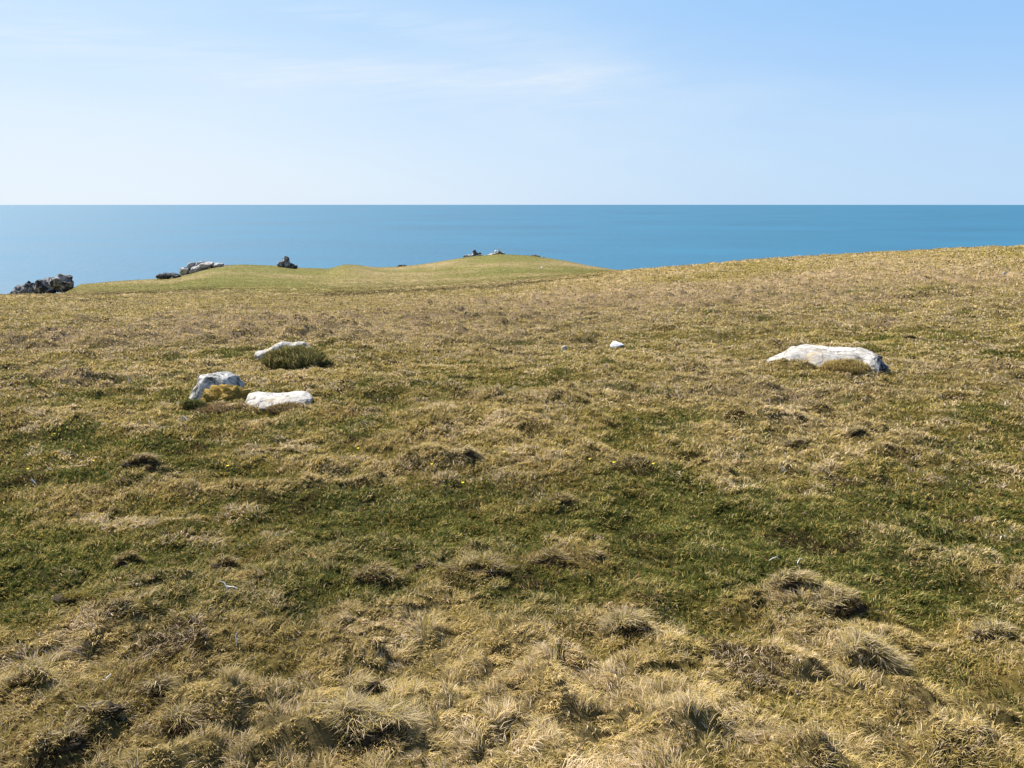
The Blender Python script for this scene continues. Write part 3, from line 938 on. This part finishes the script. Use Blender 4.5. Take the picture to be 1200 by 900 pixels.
crag(556, 300, 225, [(-10, -1.2, 3.5, 2, 1, -.2), (-6, 0, 3, 1.6, 1, 0), (0, 1.4, 4, 2.2, 1, -.1), (6, 1.2, 4, 1.4, 1, .1)],
     MAT_CRAGP, 'low pale rocks on the shoulder of the highest headland knoll')
crag(557, 298, 224.5, [(-1, 2, 2, 2.6, 1, .2), (2, .8, 3, 1.4, 1, .1), (5.5, 1, 1.5, 1.2, 1, 0)], MAT_CRAGD, 'black notched boulder lying on the pale rocks of the headland knoll', 'boulder', 'stone')
crag(583, 298, 228, [(-7, -.5, 4, 1.8, 1, -.1), (-1, .5, 4, 2, 1, 0), (4, .6, 4, 1.8, 1, .1)], MAT_CRAGP, 'pale stone platform on the very top of the headland knoll')
crag(580.5, 297, 227, [(0, 1.8, 1.4, 1.6, 1, 0), (3.4, 2.6, 1.2, 2.0, 1, 0), (3.6, 4.6, 1.0, 2.2, 1, .1)], MAT_QUARTZ, 'white stones piled upright on the summit platform of the headland knoll', 'cairn', 'cairn')
crag(586, 297.6, 226.5, [(0, 1.6, 1.6, 1.8, 1, 0), (2.6, .4, 2, 1.2, 1, .2)], MAT_CRAGD, 'dark block leaning beside the white summit cairn', 'boulder', 'stone')
crag(628, 300.2, 231, [(-2, .2, 3.4, 1.4, 1, 0), (3, .0, 2.6, 1, 1, .1)], MAT_CRAGD, 'low dark rock on the far skyline past the white cairn', 'boulder', 'stone')
crag(637, 302.0, 232, [(0, 0, 2.6, .9, 1, .15)], MAT_CRAGD, 'smaller dark rock just downhill of the low dark skyline rock', 'boulder', 'stone')
xx, yy, zz = at(635, 314)
kk = yy / CP / F
crag(635, 313.5, yy, [(0, 0, 1.0, 1.3, 1, 0)], MAT_QUARTZ, 'white speck of a boulder on the headland slope below the knoll', 'boulder', 'stone')


# ------------------------------------------------------------------ twigs, stalks and flowers
def tube(bm, pts, r0, r1, seg=6):
    prev = None
    for i, p in enumerate(pts):
        t = i / max(1, len(pts) - 1); r = r0 + (r1 - r0) * t
        d = (Vector(pts[min(i + 1, len(pts) - 1)]) - Vector(pts[max(i - 1, 0)])).normalized()
        q = d.to_track_quat('Z', 'Y')
        ring = [bm.verts.new(Vector(p) + q @ Vector((math.cos(2 * math.pi * j / seg) * r, math.sin(2 * math.pi * j / seg) * r, 0))) for j in range(seg)]
        if prev:
            for j in range(seg): bm.faces.new((prev[j], prev[(j + 1) % seg], ring[(j + 1) % seg], ring[j]))
        prev = ring


def twig(X, Y, curves, label, name, cat, r=.003):
    x, y, z, k = px_scale(X, Y)
    bm = bmesh.new()
    for pts in curves:
        tube(bm, [(a * k, b_, c * k) for (a, b_, c) in pts], r, r * .5)
    o = from_bm(name, bm, MAT_TWIG); o.location = (x, y, hz(x, y) + .004)
    return tag(o, label, cat)


twig(266, 698, [[(0, 0, 0), (1, 0, 6), (0, .0, 11), (-3, .01, 14), (-8, .01, 16)], [(0, 0, 11), (5, 0, 10), (9, -.01, 12), (14, -.01, 9)]],
     'forked bleached twig lying in the dark green hollow', 'twig', 'twig')
twig(277, 757, [[(0, 0, 0), (1, 0, 6), (0, 0, 11), (2, .01, 16)], [(1, 0, 6), (3, .0, 9)]], 'short upright white twig at the near rim of the green hollow', 'twig', 'twig')
twig(1172, 634, [[(0, 0, 0), (2, .01, 3), (9, .02, 2.5), (17, .02, 0), (22, .02, -4), (26, .02, -7)]], 'bent white stalk arching over the turf at the right edge', 'dry_stalk', 'stalk')
twig(935, 666, [[(0, 0, 0), (-1, 0, 6), (1, .0, 11), (4, 0, 12), (7, 0, 7)]], 'pale grass stalk bent double among straw on the right', 'dry_stalk', 'stalk', .002)
twig(901, 658, [[(0, 0, 0), (4, 0, 3), (8, 0, 5), (12, 0, 2)]], 'short pale stalk lying flat left of the bent double stalk', 'dry_stalk', 'stalk', .0025)
twig(153, 449, [[(0, 0, 0), (-2, 0, 5), (-4, .02, 9)], [(-1, 0, 2), (1, 0, 4)]], 'single dry grey stalk standing in the tan grass left of the boulder', 'dry_stalk', 'stalk', .006)
twig(124, 800, [[(0, 0, 0), (2, 0, 5), (6, .01, 8)], [(0, 0, 0), (-4, 0, 3)]], 'little white twig in straw near the lower left dark tussocks', 'twig', 'twig')
twig(40, 567, [[(-3, 0, 5), (0, 0, 2), (4, -.01, -1)]], 'thick white twig end on the turf at the far left below a yellow flower', 'twig', 'twig', .006)
twig(217, 492, [[(-3, 0, 4), (1, 0, 1), (5, -.02, -2)]], 'pale stick lying below the small green hummock by the boulder', 'twig', 'twig', .008)

FL = [(33, 557), (110, 547), (268, 554), (65, 514), (562, 497), (590, 536), (506, 552), (543, 574), (765, 551), (718, 550), (690, 545), (420, 533)]
FLAB = ['yellow flower in the turf above the thick white twig at the far left', 'yellow flower nearest the low brown tussock in yellow turf', 'yellow flower in olive turf uphill of the forked twig',
        'yellow flower in green grass at the far left, farthest of the left three', 'yellow flower by itself in pale turf in the middle, farthest of all', 'yellow flower on the yellowish turf just left of the middle tussock',
        'yellow flower closest to the little brown tussock below the flat slab', 'yellow flower nearest the viewer on the green strip in the middle', 'brightest yellow flower, on the back rim of the green strip right of middle',
        'yellow flower on a bent stem between two others right of the middle', 'yellow flower hidden low in straw, leftmost of the trio right of middle', 'yellow flower in rusty turf downhill of the flat slab']
f0 = None
for i, (X, Y) in enumerate(FL):
    x, y, z = on_turf(X, Y)
    zg = z
    if f0 is None:
        f0 = empty('yellow_flower', (x, y, zg), FLAB[0], 'flower', 'small yellow flowers in the turf')
        bm = bmesh.new(); tube(bm, [(0, 0, -.01), (.002, 0, .02), (.004, .001, .042)], .0012, .0009)
        from_bm('stem', bm, MAT_STEM, f0)
        bm = bmesh.new()
        c = bm.verts.new((.004, .001, .046))
        for p_ in range(10):
            a0 = p_ * .628; tip_ = bm.verts.new((.004 + .012 * math.cos(a0 + .3), .001 + .012 * math.sin(a0 + .3), .050))
            l_ = bm.verts.new((.004 + .007 * math.cos(a0), .001 + .007 * math.sin(a0), .046)); r_ = bm.verts.new((.004 + .007 * math.cos(a0 + .6), .001 + .007 * math.sin(a0 + .6), .046))
            bm.faces.new((c, l_, tip_, r_))
        u_ = bm.verts.new((.004, .001, .038))
        from_bm('flower_head', bm, MAT_PETAL, f0, smooth=False)
    else:
        f = f0.copy(); COL.objects.link(f); f.location = (x, y, zg); f['label'] = FLAB[i]
        f.rotation_euler = (0, 0, i * 1.3); s_ = .85 + .3 * random.random(); f.scale = (s_, s_, s_)
        for ch in list(f0.children):
            c_ = ch.copy(); COL.objects.link(c_); c_.parent = f

# ------------------------------------------------------------------ light, sky, camera
SUN_AZ, SUN_EL = math.radians(-54), math.radians(48)          # azimuth from +Y, clockwise positive
S = Vector((math.sin(SUN_AZ) * math.cos(SUN_EL), math.cos(SUN_AZ) * math.cos(SUN_EL), math.sin(SUN_EL)))
sun = bpy.data.lights.new('sun', 'SUN'); sun.energy = 5.0; sun.angle = math.radians(.53); sun.color = (1, .955, .88)
so = bpy.data.objects.new('sun', sun); COL.objects.link(so); so.rotation_euler = S.to_track_quat('Z', 'Y').to_euler(); so.location = S * 50

w = bpy.data.worlds.new('World'); sc.world = w; w.use_nodes = True
nt = w.node_tree; ns = nt.nodes; L = nt.links; ns.clear()
sky = N(ns, 'ShaderNodeTexSky', sky_type='NISHITA', sun_disc=False, sun_elevation=SUN_EL, sun_rotation=SUN_AZ, altitude=0, air_density=1.0, dust_density=.6, ozone_density=2.0)
tint = N(ns, 'ShaderNodeMix', data_type='RGBA', blend_type='MULTIPLY'); tint.inputs[0].default_value = 1; tint.inputs[7].default_value = (.90, .98, 1.10, 1)
L.new(sky.outputs[0], tint.inputs[6])
# thin cirrus in bands
tc = N(ns, 'ShaderNodeTexCoord')
sep = N(ns, 'ShaderNodeSeparateXYZ'); L.new(tc.outputs['Generated'], sep.inputs[0])


def M(op, a, b=None, c=None, clamp=False):
    n = N(ns, 'ShaderNodeMath', operation=op, use_clamp=clamp)
    for i, v in enumerate((a, b, c)):
        if v is None: continue
        if isinstance(v, (int, float)): n.inputs[i].default_value = v
        else: L.new(v, n.inputs[i])
    return n.outputs[0]


azn = M('ARCTAN2', sep.outputs[0], sep.outputs[1])
eln = M('ARCSINE', sep.outputs[2])


def smooth(v, a, b):
    n = N(ns, 'ShaderNodeMapRange', interpolation_type='SMOOTHSTEP', inp={1: a, 2: b}); L.new(v, n.inputs[0]); return n.outputs[0]


cv = N(ns, 'ShaderNodeCombineXYZ'); L.new(M('MULTIPLY', azn, 3.2), cv.inputs[0]); L.new(M('MULTIPLY', M('ADD', eln, M('MULTIPLY', azn, -.03)), 26.0), cv.inputs[1])
cn = N(ns, 'ShaderNodeTexNoise', inp={'Scale': 1.0, 'Detail': 7.0, 'Roughness': .58, 'Distortion': .5}); L.new(cv.outputs[0], cn.inputs['Vector'])
cv2 = N(ns, 'ShaderNodeCombineXYZ'); L.new(M('MULTIPLY', azn, 2.0), cv2.inputs[0]); L.new(M('MULTIPLY', eln, 9.0), cv2.inputs[1])
cn2 = N(ns, 'ShaderNodeTexNoise', inp={'Scale': 1.0, 'Detail': 4.0, 'Roughness': .5}); L.new(cv2.outputs[0], cn2.inputs['Vector'])
# sea air pales the lowest thirty degrees of the sky, more towards the sun
def mix3(fac, a_, b_):
    n = N(ns, 'ShaderNodeMix', data_type='RGBA')
    if isinstance(fac, (int, float)): n.inputs[0].default_value = fac
    else: L.new(fac, n.inputs[0])
    for i, v in ((6, a_), (7, b_)):
        if isinstance(v, tuple): n.inputs[i].default_value = (*v, 1)
        else: L.new(v, n.inputs[i])
    return n.outputs[2]


side = smooth(azn, -.60, .66)
lowc = mix3(side, (3.78, 4.24, 4.72), (2.38, 3.36, 4.55))
uppc = mix3(side, (2.62, 3.62, 4.66), (1.48, 2.74, 4.60))
air = mix3(smooth(eln, .01, .25), lowc, uppc)
low = mix3(M('MULTIPLY', M('SUBTRACT', 1.0, smooth(eln, .22, .80)), .95), tint.outputs[2], air)
# a long wisp about nine degrees up, from the far left to right of the middle
mid = M('ADD', .140, M('MULTIPLY', M('MULTIPLY', azn, azn), .12))
wd = M('DIVIDE', M('SUBTRACT', eln, mid), .024)
band = M('EXPONENT', M('MULTIPLY', M('MULTIPLY', wd, wd), -1.0))
band = M('MULTIPLY', band, M('SUBTRACT', 1.0, smooth(azn, .05, .24)))
cn3v = N(ns, 'ShaderNodeCombineXYZ'); L.new(M('MULTIPLY', azn, 9.0), cn3v.inputs[0]); L.new(M('MULTIPLY', M('ADD', eln, M('MULTIPLY', azn, -.10)), 110.0), cn3v.inputs[1])
cn3 = N(ns, 'ShaderNodeTexNoise', inp={'Scale': 1.0, 'Detail': 8.0, 'Roughness': .62, 'Distortion': .8}); L.new(cn3v.outputs[0], cn3.inputs['Vector'])
wisp = M('MULTIPLY', band, M('ADD', M('MULTIPLY', smooth(cn.outputs['Fac'], .26, .62), .6), M('MULTIPLY', smooth(cn3.outputs['Fac'], .38, .68), .5)))
wd2 = M('DIVIDE', M('SUBTRACT', eln, M('ADD', .192, M('MULTIPLY', azn, -.10))), .016)
band2 = M('MULTIPLY', M('EXPONENT', M('MULTIPLY', M('MULTIPLY', wd2, wd2), -1.0)), M('SUBTRACT', 1.0, smooth(azn, -.05, .2)))
wisp = M('ADD', wisp, M('MULTIPLY', M('MULTIPLY', band2, smooth(cn3.outputs['Fac'], .36, .66)), .28))
veil = M('MULTIPLY', smooth(cn2.outputs['Fac'], .40, .70), M('SUBTRACT', 1.0, smooth(eln, .10, .32)))
veil = M('MULTIPLY', veil, M('SUBTRACT', 1.0, smooth(azn, -.1, .8)))
amt = M('ADD', M('MULTIPLY', wisp, .56), M('MULTIPLY', veil, .45), clamp=True)
cl = N(ns, 'ShaderNodeMix', data_type='RGBA'); L.new(amt, cl.inputs[0]); L.new(low, cl.inputs[6]); cl.inputs[7].default_value = (3.85, 4.3, 4.75, 1)
bg = N(ns, 'ShaderNodeBackground', inp={1: .10}); L.new(cl.outputs[2], bg.inputs[0])
wo = N(ns, 'ShaderNodeOutputWorld'); L.new(bg.outputs[0], wo.inputs[0])

cam = bpy.data.cameras.new('camera'); co = bpy.data.objects.new('camera', cam); COL.objects.link(co)
cam.sensor_width = 36; cam.sensor_fit = 'HORIZONTAL'; cam.lens = 36 * F / 1200
cam.clip_start = .05; cam.clip_end = 120000
co.location = (0, 0, ZC); co.rotation_euler = (math.pi / 2 - P, 0, 0)
sc.camera = co

sc.view_settings.view_transform = 'Standard'
try: sc.view_settings.look = 'None'
except Exception: pass
sc.view_settings.exposure = 1.05; sc.view_settings.gamma = 1
sc.cycles.max_bounces = 6; sc.cycles.diffuse_bounces = 3
